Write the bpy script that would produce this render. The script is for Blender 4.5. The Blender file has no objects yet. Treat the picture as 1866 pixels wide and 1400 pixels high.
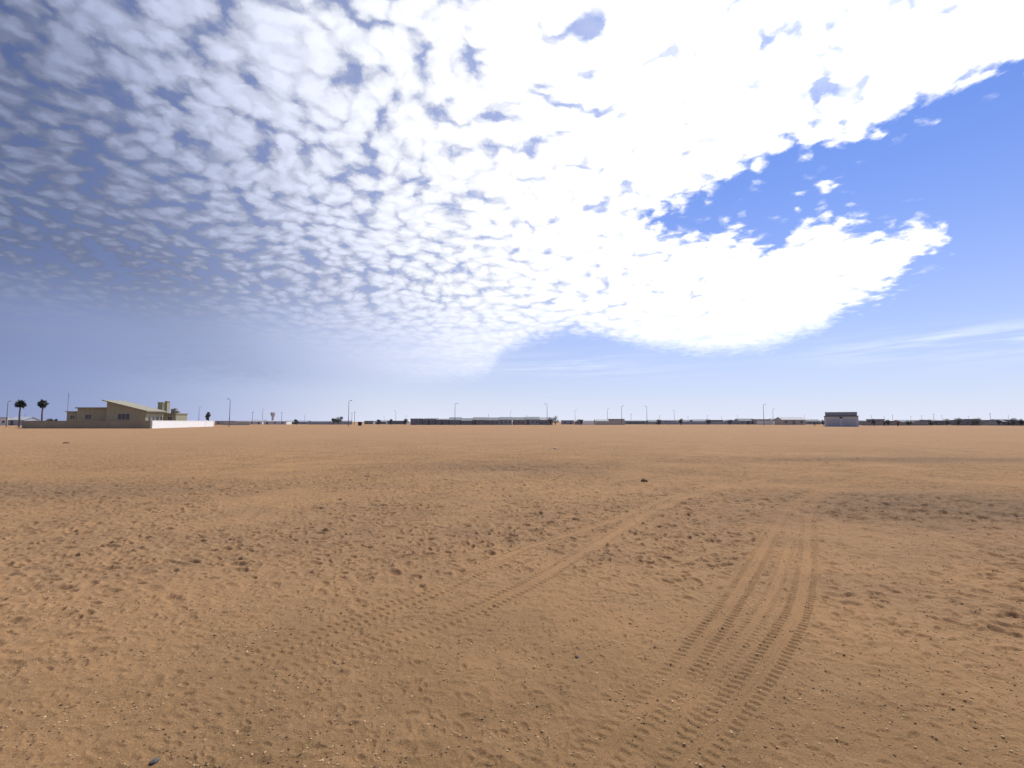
import bpy, math, random
import numpy as np
from mathutils import Vector
random.seed(4); rng=np.random.RandomState(7)
sc=bpy.context.scene
sc.view_settings.view_transform='Standard'; sc.view_settings.look='None'; sc.view_settings.exposure=0
COL=sc.collection
# ------------------------------------------------------------------ camera
EYE=1.6; PITCH=math.atan(68.5/933.0)
cd=bpy.data.cameras.new("camera"); cd.lens=18; cd.sensor_width=36; cd.clip_end=30000; cd.clip_start=0.05
cam=bpy.data.objects.new("camera",cd); COL.objects.link(cam)
cam.location=(0,0,EYE); cam.rotation_euler=(math.pi/2+PITCH,0,0); sc.camera=cam
def ray(u,v):
    c,s=math.cos(PITCH),math.sin(PITCH)
    return Vector((u-933.0, 933*c-(700-v)*s, 933*s+(700-v)*c)).normalized()
def azel(u,v):
    d=ray(u,v); return math.degrees(math.atan2(d.x,d.y)), math.degrees(math.asin(d.z))
def gnd(u,v):
    d=ray(u,v); k=EYE/-d.z; return (d.x*k,d.y*k)
K=935.5; HZ=768.5
def X(u,D): return (u-933.0)/K*D
def Hh(v,D): return EYE+(HZ-v)*D/K
# ------------------------------------------------------------------ node helpers
class NT:
    def __init__(s,nt): s.nt=nt; s.n=nt.nodes; s.l=nt.links
    def put(s,sock,val):
        if isinstance(val,bpy.types.NodeSocket): s.l.new(val,sock)
        elif val is not None: sock.default_value=val
    def m(s,op,a,b=None,c=None,clamp=False):
        n=s.n.new('ShaderNodeMath'); n.operation=op; n.use_clamp=clamp
        s.put(n.inputs[0],a)
        if b is not None: s.put(n.inputs[1],b)
        if c is not None: s.put(n.inputs[2],c)
        return n.outputs[0]
    def ss(s,x,a,b,lo=0.0,hi=1.0,kind='SMOOTHSTEP'):
        n=s.n.new('ShaderNodeMapRange'); n.interpolation_type=kind
        s.put(n.inputs['Value'],x); s.put(n.inputs['From Min'],a); s.put(n.inputs['From Max'],b)
        s.put(n.inputs['To Min'],lo); s.put(n.inputs['To Max'],hi); return n.outputs[0]
    def noise(s,vec,scale,detail=4,rough=0.5,dist=0.0,col=False,dim='3D'):
        n=s.n.new('ShaderNodeTexNoise'); n.noise_dimensions=dim; s.put(n.inputs['Vector'],vec)
        n.inputs['Scale'].default_value=scale; n.inputs['Detail'].default_value=detail
        n.inputs['Roughness'].default_value=rough; n.inputs['Distortion'].default_value=dist
        return n.outputs['Color' if col else 'Fac']
    def vor(s,vec,scale,feat='SMOOTH_F1',smooth=0.4,rand=1.0):
        n=s.n.new('ShaderNodeTexVoronoi'); n.voronoi_dimensions='2D'; n.feature=feat; s.put(n.inputs['Vector'],vec)
        n.inputs['Scale'].default_value=scale; n.inputs['Randomness'].default_value=rand
        if feat=='SMOOTH_F1': n.inputs['Smoothness'].default_value=smooth
        return n.outputs['Distance']
    def vm(s,op,a,b=None,sc_=None):
        n=s.n.new('ShaderNodeVectorMath'); n.operation=op; s.put(n.inputs[0],a)
        if b is not None: s.put(n.inputs[1],b)
        if sc_ is not None: s.put(n.inputs['Scale'],sc_)
        return n.outputs['Value' if op in('DOT_PRODUCT','LENGTH') else 'Vector']
    def mix(s,f,a,b,mode='MIX'):
        n=s.n.new('ShaderNodeMix'); n.data_type='RGBA'; n.blend_type=mode
        s.put(n.inputs[0],f)
        for i,v in((6,a),(7,b)):
            if isinstance(v,(tuple,list)): v=(v[0],v[1],v[2],1)
            s.put(n.inputs[i],v)
        return n.outputs[2]
    def comb(s,x,y,z):
        n=s.n.new('ShaderNodeCombineXYZ'); s.put(n.inputs[0],x); s.put(n.inputs[1],y); s.put(n.inputs[2],z); return n.outputs[0]
    def curve(s,x,pts):
        n=s.n.new('ShaderNodeFloatCurve'); s.put(n.inputs['Value'],x)
        c=n.mapping.curves[0]; n.mapping.extend='HORIZONTAL'
        pts=sorted(pts)
        c.points[0].location=pts[0]; c.points[1].location=pts[-1]
        for p in pts[1:-1]: c.points.new(*p)
        for p in c.points: p.handle_type='AUTO_CLAMPED'
        n.mapping.update(); return n.outputs[0]
# ------------------------------------------------------------------ light
SAZ,SEL=math.radians(33),math.radians(50)
S=Vector((math.sin(SAZ)*math.cos(SEL),math.cos(SAZ)*math.cos(SEL),math.sin(SEL)))
sl=bpy.data.lights.new("sun",'SUN'); sl.energy=3.2; sl.angle=math.radians(0.6); sl.color=(1,0.95,0.87)
so=bpy.data.objects.new("sun",sl); so.rotation_euler=S.to_track_quat('Z','Y').to_euler(); so.location=(50,80,120); COL.objects.link(so)
# ------------------------------------------------------------------ world
w=bpy.data.worlds.new("World"); sc.world=w; w.use_nodes=True
w.node_tree.nodes.clear(); N=NT(w.node_tree)
tc=N.n.new('ShaderNodeTexCoord'); D=tc.outputs['Generated']
sep=N.n.new('ShaderNodeSeparateXYZ'); N.l.new(D,sep.inputs[0]); dx,dy,dz=sep.outputs
azn=N.m('MULTIPLY_ADD',N.m('ARCTAN2',dx,dy),180/math.pi/120,0.5)
eln=N.m('MULTIPLY',N.m('ARCSINE',dz),180/math.pi/60)
def P(u,v):
    a,e=azel(u,v); return ((a+60)/120,e/60)
glow=N.vm('DOT_PRODUCT',D,(0.579,0.579,0.574))
zz=N.m('ADD',N.m('MAXIMUM',dz,0.0),0.20)
pl=N.comb(N.m('DIVIDE',dx,zz),N.m('DIVIDE',dy,zz),0.0)
wc=N.noise(pl,2.2,2,0.5,col=True,dim='2D')
plw=N.vm('ADD',pl,N.vm('SCALE',N.vm('SUBTRACT',wc,(0.5,0.5,0.5)),sc_=0.16))
wc2=N.noise(pl,18,3,0.6,col=True,dim='2D')
plw=N.vm('ADD',plw,N.vm('SCALE',N.vm('SUBTRACT',wc2,(0.5,0.5,0.5)),sc_=0.05))
nb=N.noise(pl,4.0,3,0.6,dim='2D'); ns=N.noise(pl,24,5,0.65,dim='2D')
eln2=N.m('ADD',eln,N.m('ADD',N.m('MULTIPLY',N.m('SUBTRACT',nb,0.5),N.ss(eln,0.1,0.3,0.025,0.045)),N.m('MULTIPLY',N.m('SUBTRACT',ns,0.5),N.ss(eln,0.1,0.3,0.025,0.040))))
Bpts=[P(*q) for q in [(-120,650),(0,668),(200,690),(450,700),(650,702),(800,698),(880,684),(925,642),(1055,604),(1090,607),(1130,618),(1280,642),(1400,628),(1500,592),(1540,558),(1610,522),(1655,487),(1722,436),(1780,330),(1866,250),(1990,200)]]
Tpts=[P(*q) for q in [(-120,700),(1000,700),(1150,410),(1200,390),(1240,364),(1300,334),(1380,299),(1430,266),(1470,270),(1560,248),(1640,205),(1700,188),(1780,133),(1866,110),(1990,70)]]
Lpts=[P(*q) for q in [(-120,300),(1000,320),(1150,396),(1200,426),(1260,434),(1330,424),(1400,456),(1450,420),(1480,400),(1550,398),(1580,424),(1700,416),(1728,432),(1760,560),(1990,640)]]
sB=N.m('SUBTRACT',eln2,N.curve(azn,Bpts)); sT=N.m('SUBTRACT',eln2,N.curve(azn,Tpts)); sL=N.m('SUBTRACT',N.curve(azn,Lpts),eln2)
s_=N.m('MINIMUM',sB,N.m('MAXIMUM',sT,sL))
def blob(u,v,wa,we,amp):
    a,e=P(u,v)
    q=N.m('ADD',N.m('POWER',N.m('ABSOLUTE',N.m('MULTIPLY',N.m('SUBTRACT',azn,a),1/wa)),2.0),N.m('POWER',N.m('ABSOLUTE',N.m('MULTIPLY',N.m('SUBTRACT',eln,e),1/we)),2.0))
    return N.m('MULTIPLY',N.m('EXPONENT',N.m('MULTIPLY',q,-1.0)),amp)
for b in [(1450,348,0.022,0.018,0.036),(1515,332,0.010,0.012,0.045),(1400,385,0.02,0.014,0.028)]:
    s_=N.m('ADD',s_,blob(*b))
s_=N.m('ADD',s_,0.010)
cov=N.ss(s_,-0.016,0.04)
v1=N.vor(plw,16.0,smooth=0.45); v2=N.vor(plw,34.0,smooth=0.5)
fine=N.noise(plw,40,4,0.6,dim='2D')
cell=N.m('SUBTRACT',1.0,N.m('ADD',N.m('MULTIPLY',v1,1.0),N.m('MULTIPLY',v2,0.34)))
cell=N.m('ADD',cell,N.m('MULTIPLY',N.m('SUBTRACT',fine,0.5),0.30))
low=N.noise(pl,2.6,4,0.55,dim='2D')
gap=N.m('ADD',N.ss(glow,0.20,0.80,0.17,-0.06,'LINEAR'),N.m('MULTIPLY',N.m('SUBTRACT',low,0.5),0.36))
gap=N.m('ADD',gap,N.m('ADD',blob(200,490,0.14,0.03,0.14),blob(560,480,0.07,0.02,0.10)))
gap=N.m('ADD',gap,N.m('ADD',blob(1500,140,0.014,0.07,0.40),blob(1065,45,0.022,0.014,0.40)))
gap=N.m('ADD',gap,N.m('ADD',blob(600,15,0.08,0.018,0.20),blob(840,283,0.008,0.006,0.25)))
gap=N.m('SUBTRACT',gap,blob(1450,510,0.12,0.06,0.16))
th=N.m('ADD',gap,N.m('MULTIPLY',N.m('SUBTRACT',1.0,cov),0.85))
alpha=N.ss(cell,N.m('SUBTRACT',th,0.26),N.m('ADD',th,0.38))
veil=N.m('MULTIPLY',N.ss(s_,0.02,0.10),N.m('ADD',0.28,N.m('MULTIPLY',fine,0.24)))
alpha=N.m('MAXIMUM',alpha,veil)
wisp=N.noise(N.comb(N.m('MULTIPLY',azn,12.0),N.m('MULTIPLY',eln,60.0),0.0),1.0,4,0.6,dim='2D')
sheet=N.m('MULTIPLY',N.ss(s_,-0.006,N.ss(glow,0.5,0.75,0.045,0.035)),N.m('MULTIPLY',N.ss(cell,0.0,0.8,0.78,0.98),N.ss(wisp,0.3,0.62,0.72,1.0)))
lowf=N.ss(eln,0.25,0.12)
alpha=N.mix(lowf,alpha,sheet)
alpha=N.m('MULTIPLY',alpha,N.ss(s_,-0.03,0.0))
alpha=N.m('MULTIPLY',alpha,N.ss(eln,0.07,0.20,N.ss(glow,0.1,0.6,0.65,0.97),1.0))
st=N.noise(N.comb(N.m('MULTIPLY',azn,10.0),N.m('MULTIPLY',N.m('ADD',eln,N.m('MULTIPLY',azn,-0.06)),80.0),0.0),1.0,4,0.6,dim='2D')
stm=N.m('ADD',blob(1800,622,0.09,0.020,0.42),blob(1000,668,0.10,0.02,0.40))
streak=N.m('MULTIPLY',N.ss(st,0.35,0.75),N.m('MINIMUM',stm,0.6))
alpha=N.m('MAXIMUM',alpha,streak)
bri=N.curve(N.m('MAXIMUM',glow,0.0),[(0,0.16),(0.1,0.19),(0.27,0.235),(0.36,0.33),(0.48,0.47),(0.6,0.60),(0.7,0.67),(0.8,0.74),(0.93,0.90),(1,0.93)])
bri=N.m('MULTIPLY',bri,1.5)
shade=N.ss(N.m('SUBTRACT',cell,th),-0.10,0.80,N.ss(glow,0.3,0.9,0.56,0.80),1.16)
lowgain=N.ss(glow,0.1,0.6,1.35,1.10)
bri=N.m('MULTIPLY',bri,N.mix(lowf,shade,N.comb(lowgain,lowgain,lowgain)))
ctint=N.mix(N.ss(glow,0.1,0.8),(0.68,0.81,1.30),(0.96,0.98,1.05))
cloud=N.vm('SCALE',ctint,sc_=bri)
sky=N.n.new('ShaderNodeTexSky'); sky.sky_type='NISHITA'; sky.sun_disc=False
sky.sun_elevation=SEL; sky.sun_rotation=SAZ; sky.air_density=1.0; sky.dust_density=0.4; sky.ozone_density=3.0
skc=N.vm('MULTIPLY',N.vm('SCALE',sky.outputs[0],sc_=0.10),(0.26,0.58,1.24))
skc=N.vm('SCALE',skc,sc_=N.ss(glow,0.0,0.8,0.48,1.0,'LINEAR'))
hz=N.m('EXPONENT',N.m('MULTIPLY',N.m('MAXIMUM',eln,0.0),-4.3))
hcol=N.vm('SCALE',N.mix(N.ss(glow,0.0,0.5),(0.56,0.66,1.08),(0.81,0.85,1.0)),sc_=N.ss(glow,-0.05,0.5,0.52,0.95))
skc=N.mix(N.m('MULTIPLY',hz,1.0),skc,hcol)
fin=N.mix(alpha,skc,cloud)
bg=N.n.new('ShaderNodeBackground'); N.l.new(fin,bg.inputs[0]); bg.inputs[1].default_value=1.0
out=N.n.new('ShaderNodeOutputWorld'); N.l.new(bg.outputs[0],out.inputs[0])
# ------------------------------------------------------------------ materials
MATS={}
def mat(name,c,rough=0.85,var=0.18,scale=1.5,bump=0.0,bscale=20,metal=0.0,spec=0.3,stripe=None):
    if name in MATS: return MATS[name]
    m=bpy.data.materials.new(name); m.use_nodes=True; T=NT(m.node_tree)
    b=T.n['Principled BSDF']; o=T.n.new('ShaderNodeTexCoord').outputs['Object']
    n1=T.noise(o,scale,4,0.6); n2=T.noise(o,scale*9,3,0.6)
    f=T.ss(T.m('ADD',T.m('MULTIPLY',n1,0.65),T.m('MULTIPLY',n2,0.35)),0.35,0.65)
    lo=tuple(x*(1-var) for x in c); hi=tuple(min(1,x*(1+var)) for x in c)
    colr=T.mix(f,lo,hi)
    if stripe:
        wv=T.n.new('ShaderNodeTexWave'); T.l.new(o,wv.inputs[0]); wv.bands_direction=stripe; wv.inputs['Scale'].default_value=1.6
        colr=T.mix(T.m('MULTIPLY',wv.outputs['Fac'],0.35),colr,tuple(x*0.5 for x in c))
    T.l.new(colr,b.inputs['Base Color']); b.inputs['Roughness'].default_value=rough
    b.inputs['Metallic'].default_value=metal; b.inputs['Specular IOR Level'].default_value=spec
    if bump>0:
        bn=T.n.new('ShaderNodeBump'); bn.inputs['Strength'].default_value=bump; bn.inputs['Distance'].default_value=0.03
        T.l.new(T.noise(o,bscale,5,0.6),bn.inputs['Height']); T.l.new(bn.outputs[0],b.inputs['Normal'])
    MATS[name]=m; return m
# ------------------------------------------------------------------ mesh helpers
def mesh(name,V,F,m=None,smooth=False):
    me=bpy.data.meshes.new(name); me.from_pydata([tuple(v) for v in V],[],F); me.update()
    if m: me.materials.append(m)
    if smooth: me.polygons.foreach_set('use_smooth',[True]*len(me.polygons))
    return me
def ob(name,me,parent=None,loc=(0,0,0),rot=0.0,**kw):
    o=bpy.data.objects.new(name,me); COL.objects.link(o); o.location=loc; o.rotation_euler=(0,0,rot)
    if parent: o.parent=parent
    for k,v in kw.items(): o[k]=v
    return o
class B:
    def __init__(s): s.V=[]; s.F=[]
    def box(s,x0,x1,y0,y1,z0,z1):
        i=len(s.V); s.V+=[(x0,y0,z0),(x1,y0,z0),(x1,y1,z0),(x0,y1,z0),(x0,y0,z1),(x1,y0,z1),(x1,y1,z1),(x0,y1,z1)]
        s.F+=[tuple(i+k for k in f) for f in((0,3,2,1),(4,5,6,7),(0,1,5,4),(1,2,6,5),(2,3,7,6),(3,0,4,7))]; return s
    def prism(s,poly,y0,y1):
        i=len(s.V); n=len(poly)
        s.V+=[(x,y0,z) for x,z in poly]+[(x,y1,z) for x,z in poly]
        s.F.append(tuple(i+k for k in range(n))); s.F.append(tuple(i+n+k for k in reversed(range(n))))
        for k in range(n):
            j=(k+1)%n; s.F.append((i+k,i+n+k,i+n+j,i+j))
        return s
    def prismx(s,poly,x0,x1):
        i=len(s.V); n=len(poly)
        s.V+=[(x0,y,z) for y,z in poly]+[(x1,y,z) for y,z in poly]
        s.F.append(tuple(i+k for k in reversed(range(n)))); s.F.append(tuple(i+n+k for k in range(n)))
        for k in range(n):
            j=(k+1)%n; s.F.append((i+k,i+j,i+n+j,i+n+k))
        return s
    def tube(s,p0,p1,r0,r1,n=8):
        p0=Vector(p0); p1=Vector(p1); d=(p1-p0).normalized(); a=d.orthogonal().normalized(); b=d.cross(a)
        i=len(s.V)
        for p,r in((p0,r0),(p1,r1)):
            for k in range(n):
                t=2*math.pi*k/n; s.V.append(tuple(p+a*math.cos(t)*r+b*math.sin(t)*r))
        for k in range(n):
            j=(k+1)%n; s.F.append((i+k,i+j,i+n+j,i+n+k))
        s.F.append(tuple(i+k for k in reversed(range(n)))); s.F.append(tuple(i+n+k for k in range(n))); return s
    def me(s,name,m,smooth=False): return mesh(name,s.V,s.F,m,smooth)
# ------------------------------------------------------------------ terrain height
TAB=rng.rand(4096)*2*math.pi; GX=np.cos(TAB); GY=np.sin(TAB); RT=rng.rand(4096,6)
def hsh(ix,iy,sd): return ((ix*73856093)^(iy*19349663)^(sd*83492791))&4095
def gn(x,y,sd=0):
    x0=np.floor(x).astype(np.int64); y0=np.floor(y).astype(np.int64); fx=x-x0; fy=y-y0
    u=fx*fx*fx*(fx*(fx*6-15)+10); v=fy*fy*fy*(fy*(fy*6-15)+10)
    def g(i,j):
        h=hsh(x0+i,y0+j,sd); return GX[h]*(fx-i)+GY[h]*(fy-j)
    a=g(0,0);b=g(1,0);c=g(0,1);d=g(1,1)
    return (a+(b-a)*u+(c-a)*v+(a-b-c+d)*u*v)*1.4
def fbm(x,y,s,o,sd=0):
    r=0;a=1.0;t=0
    for k in range(o):
        r=r+a*gn(x/s+17.3*k,y/s-9.1*k,sd+k); t+=a; a*=0.5; s*=0.5
    return r/t
def sst(x,a,b):
    t=np.clip((x-a)/(b-a),0,1); return t*t*(3-2*t)
def pits(x,y,cell,sd,dens=0.7):
    xs=x/cell; ys=y/cell; ix=np.floor(xs).astype(np.int64); iy=np.floor(ys).astype(np.int64); r=np.zeros_like(x)
    for i in(-1,0,1):
        for j in(-1,0,1):
            h=hsh(ix+i,iy+j,sd); R=RT[h]
            cx=ix+i+R[:,0]; cy=iy+j+R[:,1]; a=R[:,2]*6.283
            px_=(xs-cx); py_=(ys-cy); p=px_*np.cos(a)+py_*np.sin(a); q=-px_*np.sin(a)+py_*np.cos(a)
            sz=0.22+0.16*R[:,3]
            d2=(p/sz)**2+(q/(sz*0.5))**2
            on=(R[:,4]<dens)
            r+=on*(0.5+R[:,5])*(-np.exp(-d2**1.5*0.8)+0.45*np.exp(-(np.sqrt(d2)-1.45)**2*6))
    return np.maximum(r,-1.1)
def path(pts):
    g=[gnd(*p) for p in pts]; outp=[]
    g=[g[0]]+g+[g[-1]]
    for i in range(1,len(g)-2):
        p0,p1,p2,p3=[np.array(q) for q in g[i-1:i+3]]
        for k in range(8):
            t=k/8.0
            outp.append(0.5*((2*p1)+(-p0+p2)*t+(2*p0-5*p1+4*p2-p3)*t*t+(-p0+3*p1-3*p2+p3)*t**3))
    outp.append(np.array(g[-1])); return np.array(outp)
TR=[
 ([(1010,1480),(1090,1385),(1180,1290),(1262,1190),(1338,1085),(1385,1010),(1420,955),(1445,932),(1500,898),(1560,873),(1640,858),(1760,852)],0.110,0.008,1.0),
 ([(1190,1480),(1255,1385),(1338,1285),(1408,1190),(1455,1100),(1470,1020),(1474,965),(1476,934),(1529,896),(1584,872),(1660,857)],0.110,0.009,1.1),
 ([(1215,1340),(1292,1235),(1360,1150),(1412,1065),(1440,990),(1458,940)],0.075,0.004,0.7),
 ([(180,1400),(380,1295),(560,1212),(720,1160),(860,1112),(970,1060),(1060,1008),(1140,962),(1200,930),(1275,900),(1380,876),(1500,862)],0.12,0.007,0.75),
 ([(420,1210),(560,1160),(690,1115),(800,1075),(890,1030),(960,998),(1060,968),(1150,938),(1220,908),(1320,884)],0.10,0.005,0.9),
]
TP=[(path(p),w_,d_,l_) for p,w_,d_,l_ in TR]
def tracks(x,y):
    H=np.zeros_like(x); M=np.zeros_like(x)
    for pt,hw,dep,lug in TP:
        best=np.full(x.shape,9.0); T_=np.zeros_like(x); S_=np.zeros_like(x); s0=0
        for a,b in zip(pt[:-1],pt[1:]):
            L=np.linalg.norm(b-a)
            if L<1e-5: continue
            lo=np.minimum(a,b)-0.35; hi=np.maximum(a,b)+0.35
            I=np.where((x>lo[0])&(x<hi[0])&(y>lo[1])&(y<hi[1]))[0]
            if len(I):
                d=(b-a)/L; rx=x[I]-a[0]; ry=y[I]-a[1]; s=np.clip(rx*d[0]+ry*d[1],0,L)
                t=rx*d[1]-ry*d[0]; dd=np.hypot(rx-s*d[0],ry-s*d[1])
                c=dd<best[I]; J=I[c]; best[J]=dd[c]; T_[J]=(np.sign(t)*dd)[c]; S_[J]=s0+s[c]
            s0+=L
        I=np.where(best<0.35)[0]
        t=T_[I]/hw+0.08*fbm(x[I],y[I],0.25,2,43); s=S_[I]+0.008*fbm(x[I],y[I],0.2,2,44); at=np.abs(t); rr=np.hypot(x[I],y[I])
        brk=sst(fbm(x[I],y[I],0.7,3,40),-0.55,-0.05)
        near_f=0.52+0.48*sst(rr,2.8,5.0)
        far_f=1-0.6*sst(rr,10,18)
        ins=(1-sst(at,0.90,1.06)); fade=(0.30+0.70*brk)*near_f
        per=0.070; ph=s/per*2*math.pi+np.sign(t)*1.5+at*1.2
        lg=np.tanh(2.6*np.sin(ph))*sst(at,0.36,0.46)
        rib=np.cos(t*math.pi*5)*(1-sst(at,0.36,0.46))*0.8
        h=ins*(-dep*far_f*near_f*(0.6+0.4*brk)+lug*0.0072*fade*(lg+rib))+dep*far_f*0.5*np.exp(-((at-1.27)/0.18)**2)
        H[I]+=h; M[I]=np.maximum(M[I],(1-sst(at,0.95,1.2))*(0.5+0.5*brk)*(1-0.5*sst(rr,9,17)))
    return H,M
def gauss(x,y,u,v,ra,rb):
    cx,cy=gnd(u,v); return np.exp(-((x-cx)/ra)**2-((y-cy)/rb)**2)
def height(x,y):
    x=np.asarray(x,float); y=np.asarray(y,float); r=np.hypot(x,y)
    h=0.045*fbm(x,y,7.0,2,1)*(1-sst(r,60,160))
    h+=0.013*fbm(x,y,1.3,3,5)*(1-sst(r,40,90))
    mound=gauss(x,y,1770,935,4.2,2.4)
    h+=0.16*mound
    rough=1.2*mound+0.9*gauss(x,y,60,893,4.5,1.8)+0.8*gauss(x,y,940,852,4,3)+1.2*gauss(x,y,1690,838,8,1.5)+0.35*gauss(x,y,600,960,5,3)
    rough=np.clip(rough,0,1)
    near=np.where(r<75)[0]; H=np.zeros_like(x); Ms=np.zeros_like(x)
    xn=x[near]; yn=y[near]; rn=r[near]; rg=rough[near]
    ch=np.clip(sst(fbm(xn,yn,3.0,2,11),-0.75,0.3)*(0.30+0.78*sst(rn,3.2,7.5))+rg*0.5,0,1.12)
    th,tm=tracks(xn,yn)
    ch=ch*(1-0.9*tm)
    H[near]+=0.021*ch*pits(xn,yn,0.30,21,0.85)+0.018*ch*pits(xn,yn,0.16,33,0.9)
    H[near]+=0.029*ch*fbm(xn,yn,0.22,3,51)+0.0065*(1-0.8*tm)*fbm(xn,yn,0.08,3,61)
    H[near]+=0.0050*(1-0.85*tm)*pits(xn,yn,0.10,71,0.75)
    wob=fbm(xn,yn,0.6,2,97)
    H[near]+=0.0028*(1-0.85*tm)*np.sin((yn*0.9+xn*0.25+0.35*wob)*2*math.pi/0.16)*sst(fbm(xn,yn,1.1,2,99),-0.05,0.35)
    H[near]+=0.08*rg*fbm(xn,yn,0.45,3,81)
    H[near]*=(1-sst(rn,50,75)); th*=(1-sst(rn,50,75))
    H[near]+=th
    Ms[near]=np.clip(0.35*ch*(0.7+0.6*fbm(xn,yn,0.5,2,83))+0.95*rg,0,1.3)
    return h+H,Ms
ang=np.concatenate([np.linspace(-60,60,1400),np.linspace(60,300,60)[1:-1]])
ang=np.radians(ang)
rad=[0.35]
while rad[-1]<9000:
    r=rad[-1]
    rad.append(r*(1+(0.03 if r<1.9 else 0.0027 if r<26 else 0.006 if r<75 else 0.05)))
rad=np.array(rad); NR,NA=len(rad),len(ang)
R2,A2=np.meshgrid(rad,ang,indexing='ij'); gx=(R2*np.sin(A2)).ravel(); gy=(R2*np.cos(A2)).ravel()
gz,dist_=height(gx,gy)
nv=NR*NA+1
co=np.zeros((nv,3),np.float32); co[:-1,0]=gx; co[:-1,1]=gy; co[:-1,2]=gz
ii,jj=np.meshgrid(np.arange(NR-1),np.arange(NA),indexing='ij'); j2=(jj+1)%NA
q=np.stack([ii*NA+jj,(ii)*NA+j2,(ii+1)*NA+j2,(ii+1)*NA+jj],-1).reshape(-1,4)[:,::-1]
k=np.arange(NA); tri=np.stack([np.full(NA,nv-1),(k+1)%NA,k],-1)
gm=bpy.data.meshes.new("ground"); gm.vertices.add(nv); gm.vertices.foreach_set('co',co.ravel())
nl=q.size+tri.size; gm.loops.add(nl); gm.loops.foreach_set('vertex_index',np.concatenate([q.ravel(),tri.ravel()]).astype(np.int32))
npz=len(q)+len(tri); gm.polygons.add(npz)
gm.polygons.foreach_set('loop_start',np.concatenate([np.arange(len(q))*4,len(q)*4+np.arange(len(tri))*3]).astype(np.int32))
gm.update(calc_edges=True); gm.polygons.foreach_set('use_smooth',np.ones(npz,bool))
at=gm.attributes.new("disturbed",'FLOAT','POINT'); dd=np.zeros(nv,np.float32); dd[:-1]=dist_; at.data.foreach_set('value',dd)
sand=bpy.data.materials.new("desert_sand"); sand.use_nodes=True; T=NT(sand.node_tree); b=T.n['Principled BSDF']
geo=T.n.new('ShaderNodeNewGeometry').outputs['Position']
big=T.noise(geo,0.12,3,0.55); mid=T.noise(geo,0.9,5,0.6); fin_=T.noise(geo,45,4,0.7); vf=T.noise(geo,150,2,0.7)
atn=T.n.new('ShaderNodeAttribute'); atn.attribute_name="disturbed"
c=T.mix(T.ss(big,0.35,0.65),(0.350,0.203,0.100),(0.410,0.236,0.116))
c=T.mix(T.ss(mid,0.40,0.66,0,0.6),c,(0.275,0.167,0.090))
c=T.mix(T.m('MULTIPLY',atn.outputs['Fac'],0.58,clamp=True),c,(0.185,0.126,0.084))
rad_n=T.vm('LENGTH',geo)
near_shade=T.m('MULTIPLY',T.ss(rad_n,2.0,6.5,0.80,0.0),T.ss(T.noise(geo,1.6,4,0.6),0.35,0.6,0.55,1.0))  # foreground darkening painted into the sand colour, standing in for light falloff
c=T.mix(near_shade,c,(0.190,0.115,0.054))
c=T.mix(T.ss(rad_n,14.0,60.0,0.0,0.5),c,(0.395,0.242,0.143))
grit=T.ss(fin_,0.56,0.70,0,0.65); c=T.mix(grit,c,(0.16,0.093,0.05))
c=T.mix(T.ss(vf,0.58,0.72,0,0.65),c,(0.56,0.38,0.21))
c=T.mix(T.ss(vf,0.42,0.30,0,0.55),c,(0.115,0.07,0.04))
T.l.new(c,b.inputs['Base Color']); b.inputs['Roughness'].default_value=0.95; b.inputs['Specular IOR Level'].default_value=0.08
bn=T.n.new('ShaderNodeBump'); bn.inputs['Strength'].default_value=0.75; bn.inputs['Distance'].default_value=0.012
hh=T.m('ADD',T.m('MULTIPLY',fin_,1.0),T.m('MULTIPLY',vf,0.4)); T.l.new(hh,bn.inputs['Height'])
bn2=T.n.new('ShaderNodeBump'); T.put(bn2.inputs['Strength'],T.ss(rad_n,6.0,25.0,0.05,0.9)); bn2.inputs['Distance'].default_value=0.10
T.l.new(T.m('ADD',T.noise(geo,3.6,5,0.72),T.m('MULTIPLY',T.noise(geo,0.5,2,0.5),0.5)),bn2.inputs['Height']); T.l.new(bn2.outputs[0],bn.inputs['Normal'])
T.l.new(bn.outputs[0],b.inputs['Normal'])
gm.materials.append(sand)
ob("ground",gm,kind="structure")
def hz_at(x,y): return float(height(np.array([x]),np.array([y]))[0][0])
# ------------------------------------------------------------------ gravel + rocks
def stone(r,seed,sq=0.65,sub=1):
    import bmesh
    bm=bmesh.new(); bmesh.ops.create_icosphere(bm,subdivisions=sub,radius=1.0); rr=random.Random(seed)
    for v in bm.verts:
        n=1+0.28*(rr.random()-0.5)*(2 if sub<2 else 0.7); v.co=Vector((v.co.x*r*n*1.15,v.co.y*r*n*0.9,v.co.z*r*sq*n))
    V=[tuple(v.co) for v in bm.verts]; F=[tuple(v.index for v in f.verts) for f in bm.faces]; bm.free(); return V,F
base=[stone(1,i,0.6,1) for i in range(6)]
ng=28000; th_=rng.uniform(-math.radians(52),math.radians(52),ng); rr_=1.9*np.exp(rng.rand(ng)**1.1*1.9)
sx=rr_*np.sin(th_); sy=rr_*np.cos(th_)
keep=(fbm(sx,sy,0.7,2,90)+0.35*rng.randn(ng))>0.0; sx=sx[keep]; sy=sy[keep]; sz=height(sx,sy)[0]
def gravel(idx,m_,nm):
    V=[];F=[]
    for i in idx:
        s=0.0018+0.0047*rng.rand()**3+0.0005*math.hypot(sx[i],sy[i]); bv,bf=base[i%6]; a=rng.rand()*6.28; ca,sa=math.cos(a)*s,math.sin(a)*s; o_=len(V)
        V+=[(sx[i]+x*ca-y*sa,sy[i]+x*sa+y*ca,sz[i]+z*s+s*0.2) for x,y,z in bv]; F+=[tuple(o_+k for k in f) for f in bf]
    ob(nm,mesh(nm,V,F,m_),kind="stuff")
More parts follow.
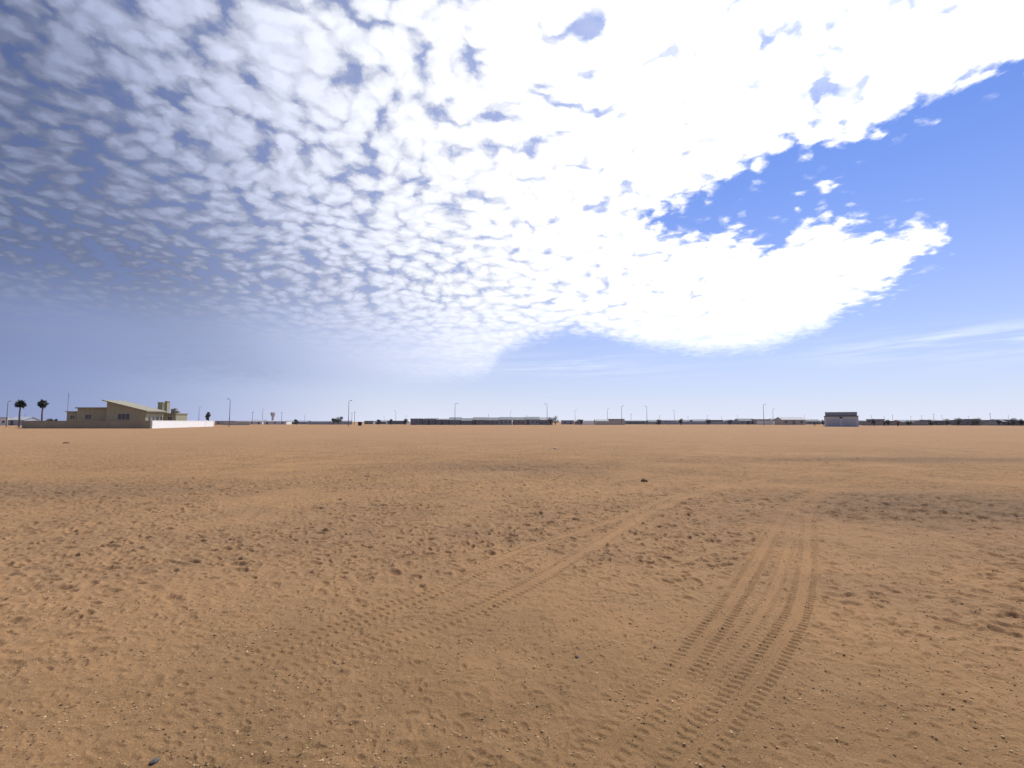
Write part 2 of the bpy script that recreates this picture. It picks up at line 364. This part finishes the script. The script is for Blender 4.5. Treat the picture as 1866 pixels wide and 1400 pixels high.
gravel([i for i in range(len(sx)) if i%2],mat("pale_grit",(0.48,0.33,0.18),0.9,0.35,30),"gravel")
gravel([i for i in range(len(sx)) if not i%2],mat("brown_grit",(0.17,0.105,0.06),0.9,0.4,30),"gravel")
darkrock=mat("brown_stone",(0.19,0.12,0.075),0.9,0.35,12,0.5,40); greyrock=mat("grey_stone",(0.12,0.115,0.11),0.85,0.3,12,0.5,40)
for (u,v,r,m_,lb,sq) in [(1174,877,0.085,darkrock,"round brown stone lying alone on open sand",0.85),(1051,1198,0.014,greyrock,"small dark grey pebble lying on the sand",0.6),
    (281,1393,0.020,greyrock,"dark grey stone half buried in sand",0.5),(121,808,0.2,darkrock,"brown lump of rock on the sandy plain",0.4),
    (420,985,0.022,darkrock,"small brown stone lying on footprinted sand",0.6),(330,1135,0.012,darkrock,"small brown stone lying on gritty sand",0.6),
    (930,905,0.025,darkrock,"small brown stone lying on footprinted sand",0.6),(1012,819,0.11,mat("pale_stone",(0.45,0.40,0.33),0.8),"pale chalky stone lying on flat sand",0.5),
    (870,945,0.025,darkrock,"small brown stone lying on footprinted sand",0.6)]:
    x,y=gnd(u,v); VV,FF=stone(r,int(u),sq,3 if r>0.05 else 2)
    ob("rock",mesh("rock",VV,FF,m_,True),loc=(x,y,hz_at(x,y)+r*sq*0.4),rot=u,label=lb,category="rock",group="stones on the sand")
# ------------------------------------------------------------------ buildings
glass=mat("window_glass",(0.07,0.075,0.085),0.2,0.2,2,spec=0.6); frame_m=mat("window_frame",(0.55,0.55,0.53),0.5)
frame_d=mat("dark_frame",(0.08,0.07,0.07),0.5)
def window(par,x,z,w_,h_,y,side=None,fm=None,n=2):
    g=B(); f=B(); t=0.07
    g.box(-w_/2+t,w_/2-t,-0.02,0.03,-h_/2+t,h_/2-t)
    f.box(-w_/2,w_/2,-0.07,0.02,h_/2-t,h_/2).box(-w_/2,w_/2,-0.07,0.02,-h_/2,-h_/2+t)
    f.box(-w_/2,-w_/2+t,-0.07,0.02,-h_/2+t,h_/2-t).box(w_/2-t,w_/2,-0.07,0.02,-h_/2+t,h_/2-t)
    for k in range(1,n):
        xx=-w_/2+k*w_/n; f.box(xx-0.03,xx+0.03,-0.06,-0.023,-h_/2+t,h_/2-t)
    loc=(x,y-0.012,z); rot=0
    if side=='r': loc=(y+0.012,x,z); rot=math.pi/2
    wo=ob("window",g.me("window",glass),par,loc,rot); ob("frame",f.me("frame",fm or frame_m),wo)
    return wo
def door(par,x,z0,w_,h_,y,m_):
    b_=B().box(-w_/2,w_/2,-0.03,0.03,0,h_).box(-w_/2-0.06,-w_/2,-0.05,0.03,0,h_+0.06).box(w_/2,w_/2+0.06,-0.05,0.03,0,h_+0.06).box(-w_/2,w_/2,-0.05,0.03,h_,h_+0.06)
    d_=ob("door",b_.me("door",m_),par,(x,y-0.012,z0))
    ob("handle",B().box(w_/2-0.16,w_/2-0.08,-0.09,-0.03,h_*0.48,h_*0.52).me("handle",frame_d),d_); return d_
def house(name,label,u0,u1,vt,Dm,kind,wc_,rc_,nw=2,depth=7,rot=0.0,group=None,cat="house",dr=True):
    x0,x1=X(u0,Dm),X(u1,Dm); w_=x1-x0; H=Hh(vt,Dm)
    e=ob(name,None,None,((x0+x1)/2,Dm,-0.02),rot,label=label,category=cat)
    if group: e["group"]=group
    a=w_/2; ov=0.35; t=0.12
    if kind=='flat':
        hw=H-0.25
        ob("wall",B().box(-a,a,0,depth,0,hw).me("wall",wc_),e)
        ob("roof",B().box(-a-0.15,a+0.15,-0.15,depth+0.15,hw,H).me("roof",rc_),e); z_e=hw
    elif kind=='gable':
        z_e=max(H-1.35,H*0.62)
        ob("wall",B().prismx([(0,0),(depth,0),(depth,z_e-0.04),(depth/2,H-t-0.1),(0,z_e-0.04)],-a,a).me("wall",wc_),e)
        sl_=(H-z_e)/(depth/2)
        ob("roof",B().prismx([(-ov,z_e-ov*sl_),(depth/2,H-t),(depth+ov,z_e-ov*sl_),(depth+ov,z_e-ov*sl_+t),(depth/2,H),(-ov,z_e-ov*sl_+t)],-a-0.25,a+0.25).me("roof",rc_),e)
    elif kind=='front':
        z_e=max(H-1.2,H*0.62); sl_=(H-z_e)/a
        ob("wall",B().prism([(-a,0),(a,0),(a,z_e-0.04),(0,H-t-0.1),(-a,z_e-0.04)],0,depth).me("wall",wc_),e)
        ob("roof",B().prism([(-a-ov,z_e-ov*sl_),(0,H-t),(a+ov,z_e-ov*sl_),(a+ov,z_e-ov*sl_+t),(0,H),(-a-ov,z_e-ov*sl_+t)],-0.25,depth+0.25).me("roof",rc_),e)
    else:
        zf,zr=(H-0.5,H) if kind=='mono' else (H,H-0.5); z_e=min(zf,zr)-0.1
        ob("wall",B().prismx([(0,0),(depth,0),(depth,zr-t-0.04),(0,zf-t-0.04)],-a,a).me("wall",wc_),e)
        ob("roof",B().prismx([(-ov,zf-t),(depth+ov,zr-t),(depth+ov,zr),(-ov,zf)],-a-0.2,a+0.2).me("roof",rc_),e)
    n=nw+(1 if dr else 0); cols=[-a+(k+0.5)*w_/n for k in range(n)] if n else []
    di=random.randrange(n) if (dr and n) else -1
    for k,cx in enumerate(cols):
        if k==di: door(e,cx,0.05,0.9,min(2.05,z_e-0.25),0,random.choice([mat("brown_door",(0.17,0.12,0.09),0.6),mat("grey_door",(0.24,0.25,0.26),0.6)]))
        else: window(e,cx,min(1.55,z_e*0.55),min(1.4,w_/n*0.5),min(1.1,z_e*0.4),0)
    return e,a,H,z_e
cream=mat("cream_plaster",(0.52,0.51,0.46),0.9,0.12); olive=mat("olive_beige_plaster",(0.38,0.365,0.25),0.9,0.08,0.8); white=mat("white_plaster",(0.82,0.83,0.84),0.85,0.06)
grey=mat("grey_plaster",(0.38,0.42,0.48),0.9,0.2); brown=mat("hazed_brown_plaster",(0.32,0.32,0.34),0.9,0.2); darkw=mat("dark_tin_wall",(0.27,0.30,0.35),0.7,0.3,stripe='X')  # far wall colours paled toward blue-grey, distance haze mixed into the paint
red=mat("hazed_brick",(0.34,0.295,0.28),0.9,0.25); green=mat("green_plaster",(0.28,0.32,0.33),0.9,0.2); bluew=mat("pale_blue_plaster",(0.40,0.47,0.56),0.8,0.1)  # brick and green carry the same painted haze
tin=mat("grey_tin_roof",(0.30,0.33,0.38),0.6,0.25,stripe='X'); lightroof=mat("pale_tin_roof",(0.40,0.43,0.48),0.7,0.12); darkroof=mat("dark_tile_roof",(0.21,0.235,0.27),0.8,0.3); asb=mat("fibre_cement_roof",(0.24,0.26,0.285),0.9,0.35,stripe='X')  # dark roofs lightened in base colour to imitate distance haze
G="low houses along the edge of the open plain"
rows=[(-30,14,760.5,230,'flat',white,lightroof,2),(14,44,759.5,215,'gable',bluew,lightroof,1),
(392,428,767,260,'flat',cream,lightroof,2),(430,452,766.5,300,'mono',grey,tin,1),(452,478,765,300,'gable',white,lightroof,1),(480,522,766.3,290,'mono',white,lightroof,2),(524,560,766.5,310,'gable',grey,tin,2),
(563,604,767.2,320,'mono',darkw,darkroof,2),(606,634,766.5,300,'mono',cream,tin,1),(664,680,767,320,'flat',brown,tin,1),(684,704,766.2,310,'gable',green,darkroof,1),(706,741,766.8,300,'mono2',darkw,tin,2),
(1024,1046,766,290,'flat',grey,darkroof,1),(1050,1062,764,270,'front',red,lightroof,1),(1064,1083,766,290,'mono',darkw,tin,1),(1086,1110,764.5,265,'gable',cream,tin,1),(1112,1138,763.5,265,'flat',cream,tin,2),
(1142,1178,766,300,'mono',green,darkroof,2),(1182,1206,765.5,310,'gable',darkw,darkroof,1),(1208,1232,764.8,305,'mono',grey,tin,1),(1234,1262,765.3,310,'gable',brown,asb,2),(1264,1290,764.5,300,'gable',grey,darkroof,1),(1292,1318,765.4,300,'mono2',darkw,tin,1),(1320,1343,765,310,'front',brown,asb,1),
(1347,1378,763,285,'gable',grey,asb,2),(1380,1404,764,280,'flat',cream,tin,1),(1405,1424,762.8,280,'front',grey,darkroof,1),(1425,1468,760.0,255,'gable',cream,lightroof,2),(1470,1496,764.5,290,'gable',grey,asb,1),
(1567,1590,765.5,235,'mono',grey,darkroof,1),(1598,1612,763.8,230,'flat',brown,tin,1),(1620,1638,767,255,'mono2',darkw,darkroof,1),(1644,1666,765.4,225,'gable',red,darkroof,1),(1674,1692,766,240,'flat',brown,red,1),
(1699,1724,764.6,225,'mono',darkw,darkroof,1),(1731,1750,765.6,235,'front',grey,asb,1),(1758,1788,763.6,215,'mono2',darkw,tin,2),(1796,1816,765.4,225,'flat',brown,darkroof,1),(1824,1852,764,210,'gable',grey,darkroof,2),(1860,1905,764.4,205,'mono',darkw,tin,2),(1908,1950,763,205,'gable',grey,asb,2)]
wn={white:"white",bluew:"pale blue",cream:"cream",grey:"grey",darkw:"dark tin",brown:"brown",green:"dull green",red:"pale brick"}
rn={lightroof:"pale metal",tin:"grey metal",darkroof:"dark",asb:"fibre cement",red:"rusty red"}
kn={'flat':'flat','gable':'pitched','front':'front-gabled','mono':'lean-to','mono2':'lean-to'}
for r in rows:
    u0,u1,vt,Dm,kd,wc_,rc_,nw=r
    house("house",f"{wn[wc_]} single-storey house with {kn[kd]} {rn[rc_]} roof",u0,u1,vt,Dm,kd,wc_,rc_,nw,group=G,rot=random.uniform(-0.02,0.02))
u=748
for wpx,vt,kd,wc_,rc_ in [(22,762.8,'flat',darkw,darkroof),(24,761.8,'mono',darkw,darkroof),(24,762.8,'mono',darkw,tin),(22,760.5,'gable',darkw,darkroof),(22,762,'gable',darkw,asb),(24,760.3,'gable',brown,asb),(24,760.8,'gable',brown,asb),(24,760,'gable',grey,asb),(24,760.4,'gable',brown,asb),(26,759.6,'gable',grey,asb),(24,760.4,'gable',brown,tin)]:
    house("row_house",f"{wn[wc_]} row house with weathered {rn[rc_]} roof",u,u+wpx-1,vt,250,kd,wc_,rc_,2,group="row of long dark-roofed houses",depth=9); u+=wpx
# ---------------- big beige house
D0=135.0; xl,xr=X(193,D0),X(265,D0)
e=ob("beige_house",None,None,(xl,D0,-0.02),0,label="olive-beige modern house with mono-pitch roof behind garden wall",category="house")
W_=xr-xl; zh=Hh(732,D0); zl=Hh(749.5,D0); dp=6.8
beige_roof=mat("beige_metal_roof",(0.34,0.32,0.25),0.8,0.08,stripe='Y')
ob("wall",B().prism([(0,0),(W_,0),(W_,zl),(0,zh)],0,dp).me("wall",olive),e)
sl_=(zl-zh)/W_; f_=lambda x:zh+sl_*x
ob("roof",B().prism([(-0.9,f_(-0.9)+0.03),(W_+0.7,f_(W_+0.7)+0.03),(W_+0.7,f_(W_+0.7)+0.28),(-0.9,f_(-0.9)+0.28)],-0.6,dp+0.4).me("roof",beige_roof),e)
window(e,(X(225,D0)-xl),2.9,3.3,1.7,0,n=3)
for yy,ww in((1.4,0.9),(2.9,0.9),(4.4,1.3),(5.9,0.9)): window(e,yy,2.4,ww,1.3,W_,'r',n=1)
xa=X(143,138)-xl
ob("wing",B().box(xa,-0.01,2.5,9,0,Hh(744.5,138)).me("wing",olive),e,label="flat-roofed olive side wing")
ob("roof",B().box(xa-0.4,-0.02,2.1,9.4,Hh(744.5,138),Hh(742.5,138)).me("roof",beige_roof),e)
xb=X(121,138)-xl
ob("wing",B().box(xb,xa-0.01,3,8.5,0,Hh(751,138)).me("wing",olive),e)
ob("roof",B().box(xb-0.3,xa-0.42,2.7,8.8,Hh(751,138),Hh(749.5,138)).me("roof",beige_roof),e)
window(e,xa+3.0,2.9,1.8,1.3,2.5); window(e,xb+1.6,2.8,1.3,1.1,3.0)
for (ua,ub,vt,dd_) in((286,295,734,9.5),(299,303,732,10.6)):
    DD=D0+dd_; ch=B().box(X(ua,DD)-xl,X(ub,DD)-xl,dd_,dd_+1.2,3.5,Hh(vt,DD)).box(X(ua,DD)-xl-0.1,X(ub,DD)-xl+0.1,dd_-0.1,dd_+1.3,Hh(vt,DD),Hh(vt,DD)+0.15)
    ob("chimney",ch.me("chimney",olive),e)
yy=8.4; DD=D0+yy; xc,xd=X(268,DD)-xl,X(320,DD)-xl
ob("annex",B().box(xc,xd,yy,yy+5,0,Hh(755,DD)).me("annex",olive),e,label="rear annex with pillars and pergola roof")
ob("roof",B().box(xc-0.3,xd+0.15,yy-0.3,yy+5.2,Hh(755,DD),Hh(753,DD)).me("roof",beige_roof),e)
window(e,X(296,DD)-xl,2.4,1.3,1.3,yy); window(e,X(310,DD)-xl,2.4,1.3,1.3,yy)
for uu,vv in((308,745),(313,744),(318,749)):
    xx=X(uu,DD)-xl; ob("chimney",B().box(xx-0.3,xx+0.3,yy+1,yy+1.8,Hh(753,DD),Hh(vv,DD)).me("chimney",red),e)
def gwall(p0,p1,h,t,m_,label,name="garden_wall",pil=6.0):
    p0=Vector((p0[0],p0[1],0)); p1=Vector((p1[0],p1[1],0)); L=(p1-p0).length; a=math.atan2(p1.y-p0.y,p1.x-p0.x)
    e=ob(name,None,None,(p0.x,p0.y,-0.05),a,label=label,category="wall")
    ob("panel",B().box(0,L,-t/2,t/2,0,h).me("panel",m_),e)
    ob("coping",B().box(0,L,-t/2-0.04,t/2+0.04,h,h+0.07).me("coping",m_),e)
    n=max(1,int(L/pil))
    for k in range(n+1):
        xx=min(max(k*L/n,0.2),L-0.2); ob("pillar",B().box(xx-0.19,xx+0.19,-t/2-0.03,t/2+0.03,0,h-0.01).me("pillar",m_),e)
cx,cy=X(275,120),120
tanw=mat("tan_wall",(0.33,0.305,0.225),0.9,0.10,0.4)
gwall((X(50,121),121),(cx-0.02,cy),1.78,0.22,tanw,"tan plastered garden wall in front of beige house")
gwall((cx+0.1,cy+0.15),(X(389,170),170),1.85,0.22,white,"bright white garden wall running away from corner",pil=200)
gwall((X(50,121),121.3),(X(42,135),135),1.75,0.22,tanw,"tan plastered garden wall along plot edge")
for (a_,b_,Dm,vt,m_,lb) in [(408,452,235,768.3,cream,"low cream yard wall before houses"),(560,640,285,769,grey,"low grey yard wall before houses"),(1085,1140,250,767.5,cream,"low cream yard wall before cream houses"),(1182,1345,285,768.6,grey,"long low grey yard wall before houses"),(1380,1424,262,767.5,white,"low white yard wall before houses"),(1570,1700,212,769.5,brown,"low brown yard wall before shacks"),(1060,1083,262,768,white,"low white yard wall before houses")]:
    gwall((X(a_,Dm),Dm),(X(b_,Dm),Dm+2),Hh(vt,Dm),0.2,m_,lb,"yard_wall",12)
# ---------------- white box house, front turned toward the open ground
Dm=166.0; x0=X(1502,Dm); w_=9.2; rotb=-math.radians(32.8)
e=ob("white_box_house",None,None,(x0,Dm,-0.02),rotb,label="square white house with flat parapet roof standing alone",category="house")
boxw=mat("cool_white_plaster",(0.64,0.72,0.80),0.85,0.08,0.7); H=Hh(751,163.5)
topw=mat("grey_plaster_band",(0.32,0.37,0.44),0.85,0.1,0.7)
ob("wall",B().box(0,w_,0,8,0,3.25).me("wall",boxw),e)
ob("eave",B().box(-0.12,w_+0.12,-0.3,8.2,3.26,3.44).me("eave",frame_d),e)
ob("parapet",B().box(0.3,w_-0.3,0.2,7.8,3.445,H-0.12).me("parapet",topw),e)
ob("roof",B().box(0.2,w_-0.2,0.05,7.95,H-0.115,H).me("roof",lightroof),e)
for k in range(2):
    xx=w_*0.27+k*w_*0.46; g_=B()
    for j in range(7): g_.box(-1.8,1.8,-0.05-0.02*(j%2),-0.005,0.08+j*0.34,0.08+j*0.34+0.33)
    ob("garage_door",g_.me("garage_door",mat("garage_panel",(0.54,0.60,0.67),0.6,0.06)),e,(xx,0,0))
window(e,w_*0.5,2.85,0.8,0.5,0,n=1,fm=frame_d)
# ------------------------------------------------------------------ street lamps and poles
polem=mat("galvanised_pole",(0.16,0.165,0.18),0.6,0.15,metal=0.0); woodp=mat("weathered_wood_pole",(0.20,0.20,0.21),0.9,0.3)
headm=mat("lamp_housing",(0.22,0.22,0.23),0.5)
lens_m=mat("lamp_glass",(0.5,0.5,0.48),0.2)
def lamp(u,vt,h,side=1,dbl=False,lb="tall grey street lamp with curved arm on sand"):
    Dm=(h-EYE)*K/(HZ-vt); x=X(u,Dm)
    e=ob("street_lamp",None,None,(x,Dm,-0.03),random.uniform(-0.3,0.3),label=lb,category="street lamp",group="street lamps along the plain's edge")
    b_=B().tube((0,0,0),(0,0,h*0.35),0.14,0.115).tube((0,0,h*0.35),(0,0,h-0.25),0.10,0.065).box(-0.2,0.2,-0.2,0.2,0,0.08)
    ob("pole",b_.me("pole",polem,False),e)
    for s in ((1,-1) if dbl else (side,)):
        ob("arm",B().tube((0,0,h-0.27),(s*0.3,0,h-0.05),0.05,0.045).tube((s*0.3,0,h-0.05),(s*0.6,0,h),0.045,0.04).me("arm",polem),e)
        hd=B().prism([(s*0.55,h-0.06),(s*1.1,h-0.02),(s*1.15,h+0.06),(s*0.9,h+0.12),(s*0.55,h+0.08)][::s],-0.15,0.15)
        ho=ob("lamp_head",hd.me("lamp_head",headm),e); ob("lens",B().box(min(s*0.65,s*1.05),max(s*0.65,s*1.05),-0.1,0.1,h-0.11,h-0.062).me("lens",lens_m),ho)
for a_ in [(418,727,9,-1),(635,730,9,1),(829,735,9,1),(997,736,9,-1),(1133,740,9,1),(1179,740,9,-1),(1392,737,9,1),(12,731,8,1),(362,742,9,1),(721,748,9,-1),(1048,747,9,1),(1107,745,9,1),(1229,748,9,-1),(1409,745,9,1),(930,750,9,1),(478,746,9,1),(1466,756,8,1),(1344,757,8,-1)]:
    lamp(*a_)
def upole(u,vt,h,lb="weathered wooden utility pole with crossarm"):
    Dm=(h-EYE)*K/(HZ-vt); x=X(u,Dm)
    e=ob("utility_pole",None,None,(x,Dm,-0.03),random.uniform(-0.6,0.6),label=lb,category="pole",group="utility poles among the houses")
    ob("pole",B().tube((0,0,0),(0,0,h),0.12,0.08).me("pole",woodp),e)
    ca=B().box(-0.6,0.6,-0.05,0.05,h-0.5,h-0.4)
    for k in(-0.5,0,0.5): ca.tube((k,0,h-0.4),(k,0,h-0.22),0.05,0.04,6)
    ob("crossarm",ca.me("crossarm",woodp),e)
for u_,v_ in [(460,750),(513,751),(641,752),(646,750),(740,757),(960,757),(1254,758),(1289,757),(1588,757),(1612,758),(1627,756),(1660,758),(1680,757),(1702,754),(1717,757),(1765,758),(1805,753),(1838,757),(700,759),(555,757),(1315,759),(890,755),(45,755),(1150,754),(1202,757)]:
    upole(u_,v_,7)
Dm=150; e=ob("antenna_mast",None,None,(X(122,Dm),Dm,-0.03),0,label="thin tall guyed antenna mast behind beige house",category="antenna")
h=Hh(716,Dm); ob("mast",B().tube((0,0,0),(0,0,h),0.07,0.035).me("mast",polem),e)
aa=B(); 
for k in range(4): aa.tube((-0.35+0.05*k,0,h-0.3-0.35*k),(0.35-0.05*k,0,h-0.3-0.35*k),0.02,0.02,5)
ob("antenna",aa.me("antenna",polem),e)
Dm=420; h=Hh(751,Dm); e=ob("water_tower",None,None,(X(497,Dm),Dm,-0.03),0,label="pale concrete water tower with flared tank above houses",category="water tower")
conc=mat("pale_concrete",(0.55,0.60,0.68),0.9,0.06)
ob("shaft",B().tube((0,0,0),(0,0,h-4),1.1,0.9,16).me("shaft",conc),e)
ob("tank",B().tube((0,0,h-4),(0,0,h-2.0),1.0,1.9,20).tube((0,0,h-2.0),(0,0,h-0.3),1.9,1.9,20).tube((0,0,h-0.3),(0,0,h),1.95,0.5,20).me("tank",conc),e)
Dm=195; x=X(656,Dm); e=ob("waste_container",None,None,(x,Dm,-0.02),0.1,label="dark blue wheeled waste container standing on sand",category="waste container")
bl=mat("dark_blue_steel",(0.02,0.035,0.09),0.5,0.2)
ob("body",B().prism([(-0.55,0.15),(0.55,0.15),(0.68,1.35),(-0.68,1.35)],-0.5,0.5).me("body",bl),e)
ob("lid",B().prism([(-0.72,1.36),(0.72,1.36),(0.6,1.55),(-0.6,1.55)],-0.56,0.56).me("lid",bl),e)
for sx_ in(-0.42,0.42):
    ob("wheel",B().tube((sx_,-0.45,0.1),(sx_,-0.36,0.1),0.1,0.1,12).tube((sx_,0.36,0.1),(sx_,0.45,0.1),0.1,0.1,12).me("wheel",frame_d),e)
# ------------------------------------------------------------------ trees
leafm=mat("foliage",(0.11,0.125,0.11),0.8,0.4,1.2); palmleaf=mat("palm_frond",(0.08,0.095,0.075),0.7,0.4,2); bark=mat("bark",(0.15,0.13,0.115),0.95,0.3,4)
def tree(u,vt,Dm,wpx,lb,base_frac=0.35,name="tree",seed=0,n=900):
    rr=random.Random(seed+u); H=Hh(vt,Dm); cw=wpx*Dm/K/2
    e=ob(name,None,None,(X(u,Dm),Dm,-0.03),0,label=lb,category="tree",group="trees among the houses")
    t=B(); zb=H*base_frac; t.tube((0,0,0),(0.05,0,zb),0.16,0.12).tube((0.05,0,zb),(0,0,H*0.75),0.12,0.05)
    lobes=[]
    for k in range(8):
        a=rr.uniform(0,6.28); q=rr.uniform(0.25,0.75); p=Vector((math.cos(a)*cw*q,math.sin(a)*cw*q,rr.uniform(zb+0.2*(H-zb),H-0.22*(H-zb))))
        lobes.append((p,rr.uniform(0.35,0.55)*min(cw,(H-zb)*0.6))); t.tube((0.05,0,zb*rr.uniform(0.7,1.1)),tuple(p),0.07,0.03,5)
    ob("trunk",t.me("trunk",bark),e)
    V=[];F=[]
    for k in range(n):
        p,r=lobes[k%8]; d=Vector((rr.gauss(0,1),rr.gauss(0,1),rr.gauss(0,0.8))).normalized()*r*rr.uniform(0.45,1.15); c_=p+d; s=rr.uniform(0.10,0.24)
        a1=Vector((rr.gauss(0,1),rr.gauss(0,1),rr.gauss(0,1))).normalized()*s; a2=a1.orthogonal().normalized()*s*0.6; i0=len(V)
        V+=[tuple(c_-a1),tuple(c_+a2),tuple(c_+a1),tuple(c_-a2)]; F.append((i0,i0+1,i0+2,i0+3))
    ob("crown",mesh("crown",V,F,leafm),e)
tree(380,748,190,9,"slender dark tree rising above low walls",0.3)
tree(617,757.5,260,14,"small round dark tree between houses",0.2)
tree(608,761,262,9,"small round dark tree between houses",0.2)
for u_,v_,w_ in [(1012,757.5,16),(1003,759.5,12),(738,760.5,9),(712,763,8),(1290,762.5,12),(1060,762,6),(1725,762,14),(1655,762.5,12),(1240,763,10),(1330,762.5,10),(1745,761,12),(1200,763.5,9),(1778,760.5,12),(1593,763,10),(690,763.5,8),(540,763,10),(1845,761,14),(1618,764,9),(1696,763.5,9),(1820,763,8),(1860,762.5,10),(1500,764,8)]:
    tree(u_,v_,240 if u_<1500 else 205,w_,"bushy dark tree beside low houses",0.12,n=500)
def palm(u,vt,Dm,fr,lb,trunk=True,nf=34):
    rr=random.Random(u); H=Hh(vt,Dm); e=ob("palm_tree",None,None,(X(u,Dm),Dm,-0.03),0,label=lb,category="palm tree",group="fan palms near the beige house")
    hc=H-fr*0.9 if trunk else 0.8
    t=B(); 
    for k in range(8):
        z0,z1=hc*k/8,hc*(k+1)/8; t.tube((0.05*math.sin(k),0,z0),(0.05*math.sin(k+1),0,z1),0.26-0.012*k,0.23-0.012*k,10)
    ob("trunk",t.me("trunk",bark),e)
    V=[];F=[]
    for k in range(nf):
        az=rr.uniform(0,6.28); el=math.asin(rr.uniform(-0.95 if trunk else -0.1,0.98)); L=fr*rr.uniform(0.75,1.05); d=Vector((math.cos(az)*math.cos(el),math.sin(az)*math.cos(el),math.sin(el)))
        side=Vector((-math.sin(az),math.cos(az),0))
        if rr.random()<0.5: side=(side+Vector((0,0,rr.uniform(-1,1)))).normalized()
        up=side.cross(d)
        c0=Vector((0,0,hc)); st=c0+d*L*0.45
        i0=len(V); V+=[tuple(c0-side*0.03),tuple(c0+side*0.03),tuple(st+side*0.02),tuple(st-side*0.02)]; F.append((i0,i0+1,i0+2,i0+3))
        for j in range(11):
            a=(j-5)/5*1.25; dd_=d*math.cos(a)+side*math.sin(a); tip=st+dd_*L*0.58-Vector((0,0,0.12*L*rr.random())); wv=(dd_.cross(up)).normalized()*0.05+up.normalized()*0.05
            i0=len(V); md=st+dd_*L*0.3; V+=[tuple(st),tuple(md+wv),tuple(tip),tuple(md-wv)]; F.append((i0,i0+1,i0+2,i0+3))
    ob("crown",mesh("crown",V,F,palmleaf),e)
palm(35,728,150,1.5,"tall fan palm with round crown and slim trunk",nf=80)
palm(76,728,152,1.45,"tall fan palm with round crown and slim trunk",nf=80)
palm(94,745,140,2.0,"low bushy palm with spreading fronds beside wall",False,40)
palm(106,751,142,1.3,"low bushy palm with spreading fronds beside wall",False,30)
# ------------------------------------------------------------------ people (far away walkers)
def skin(name,pts,edges,rad_,m_,par=None,root=0,sub=1):
    me=bpy.data.meshes.new(name); me.from_pydata(pts,edges,[]); me.update(); o=ob(name,me,par)
    md=o.modifiers.new("skin",'SKIN'); 
    for i,v in enumerate(me.skin_vertices[0].data): v.radius=(rad_[i],rad_[i]); v.use_root=(i==root)
    o.modifiers.new("sub",'SUBSURF').levels=sub; o.modifiers["sub"].render_levels=sub
    dg=bpy.context.evaluated_depsgraph_get(); me2=bpy.data.meshes.new_from_object(o.evaluated_get(dg)); o.modifiers.clear(); o.data=me2
    me2.materials.clear(); me2.materials.append(m_); me2.polygons.foreach_set('use_smooth',[True]*len(me2.polygons)); return o
skinm=mat("skin",(0.10,0.05,0.03),0.6,0.1); hair=mat("black_hair",(0.01,0.01,0.01),0.8)
def person(u,Dm,rot,shirt,tr,lb):
    e=ob("person",None,None,(X(u,Dm),Dm,-0.01),rot,label=lb,category="person",group="people walking on the sand")
    pts=[(0,0,0.95),(0,0,1.2),(0,0,1.42),(0,0,1.5),(0,-0.01,1.6),(0,0,1.70),
         (0.1,0.02,0.88),(0.12,-0.16,0.5),(0.12,-0.1,0.08),(0.12,-0.26,0.04),(-0.1,0.02,0.88),(-0.11,0.06,0.5),(-0.11,0.26,0.12),(-0.11,0.14,0.04),
         (0.19,0,1.38),(0.25,0.08,1.1),(0.26,0.0,0.86),(0.26,-0.03,0.77),(-0.19,0,1.38),(-0.25,-0.08,1.1),(-0.26,-0.2,0.9),(-0.26,-0.24,0.82)]
    ed=[(0,1),(1,2),(2,3),(3,4),(4,5),(0,6),(6,7),(7,8),(8,9),(0,10),(10,11),(11,12),(12,13),(2,14),(14,15),(15,16),(16,17),(2,18),(18,19),(19,20),(20,21)]
    rd=[.13,.13,.13,.055,.095,.08,.085,.055,.04,.04,.085,.055,.04,.04,.06,.042,.03,.035,.06,.042,.03,.035]
    skin("body",pts,ed,rd,skinm,e)
    ii=[0,1,2,14,15,18,19]; mp={k:i for i,k in enumerate(ii)}
    skin("shirt",[pts[k] for k in ii],[(mp[a],mp[b]) for a,b in ed if a in mp and b in mp],[rd[k]+.022 for k in ii],shirt,e)
    ii=[0,6,7,8,10,11,12]; mp={k:i for i,k in enumerate(ii)}
    skin("trousers",[pts[k] for k in ii],[(mp[a],mp[b]) for a,b in ed if a in mp and b in mp],[rd[k]+.024 for k in ii],tr,e)
    VV,FF=stone(0.1,3,1.0,2); ob("hair",mesh("hair",[(x*0.9,y+0.02,z*0.8+1.68) for x,y,z in VV],FF,hair,True),e)
dk=mat("dark_trousers",(0.02,0.02,0.03)); rd_=mat("red_shirt",(0.25,0.03,0.03)); bk=mat("black_shirt",(0.02,0.02,0.02))
person(1484,175,0.5,bk,dk,"person in black shirt and dark trousers walking")
person(1636,170,-0.6,rd_,dk,"person in red shirt and dark trousers walking")
person(1611,185,1.2,bk,dk,"person in black shirt and dark trousers walking")
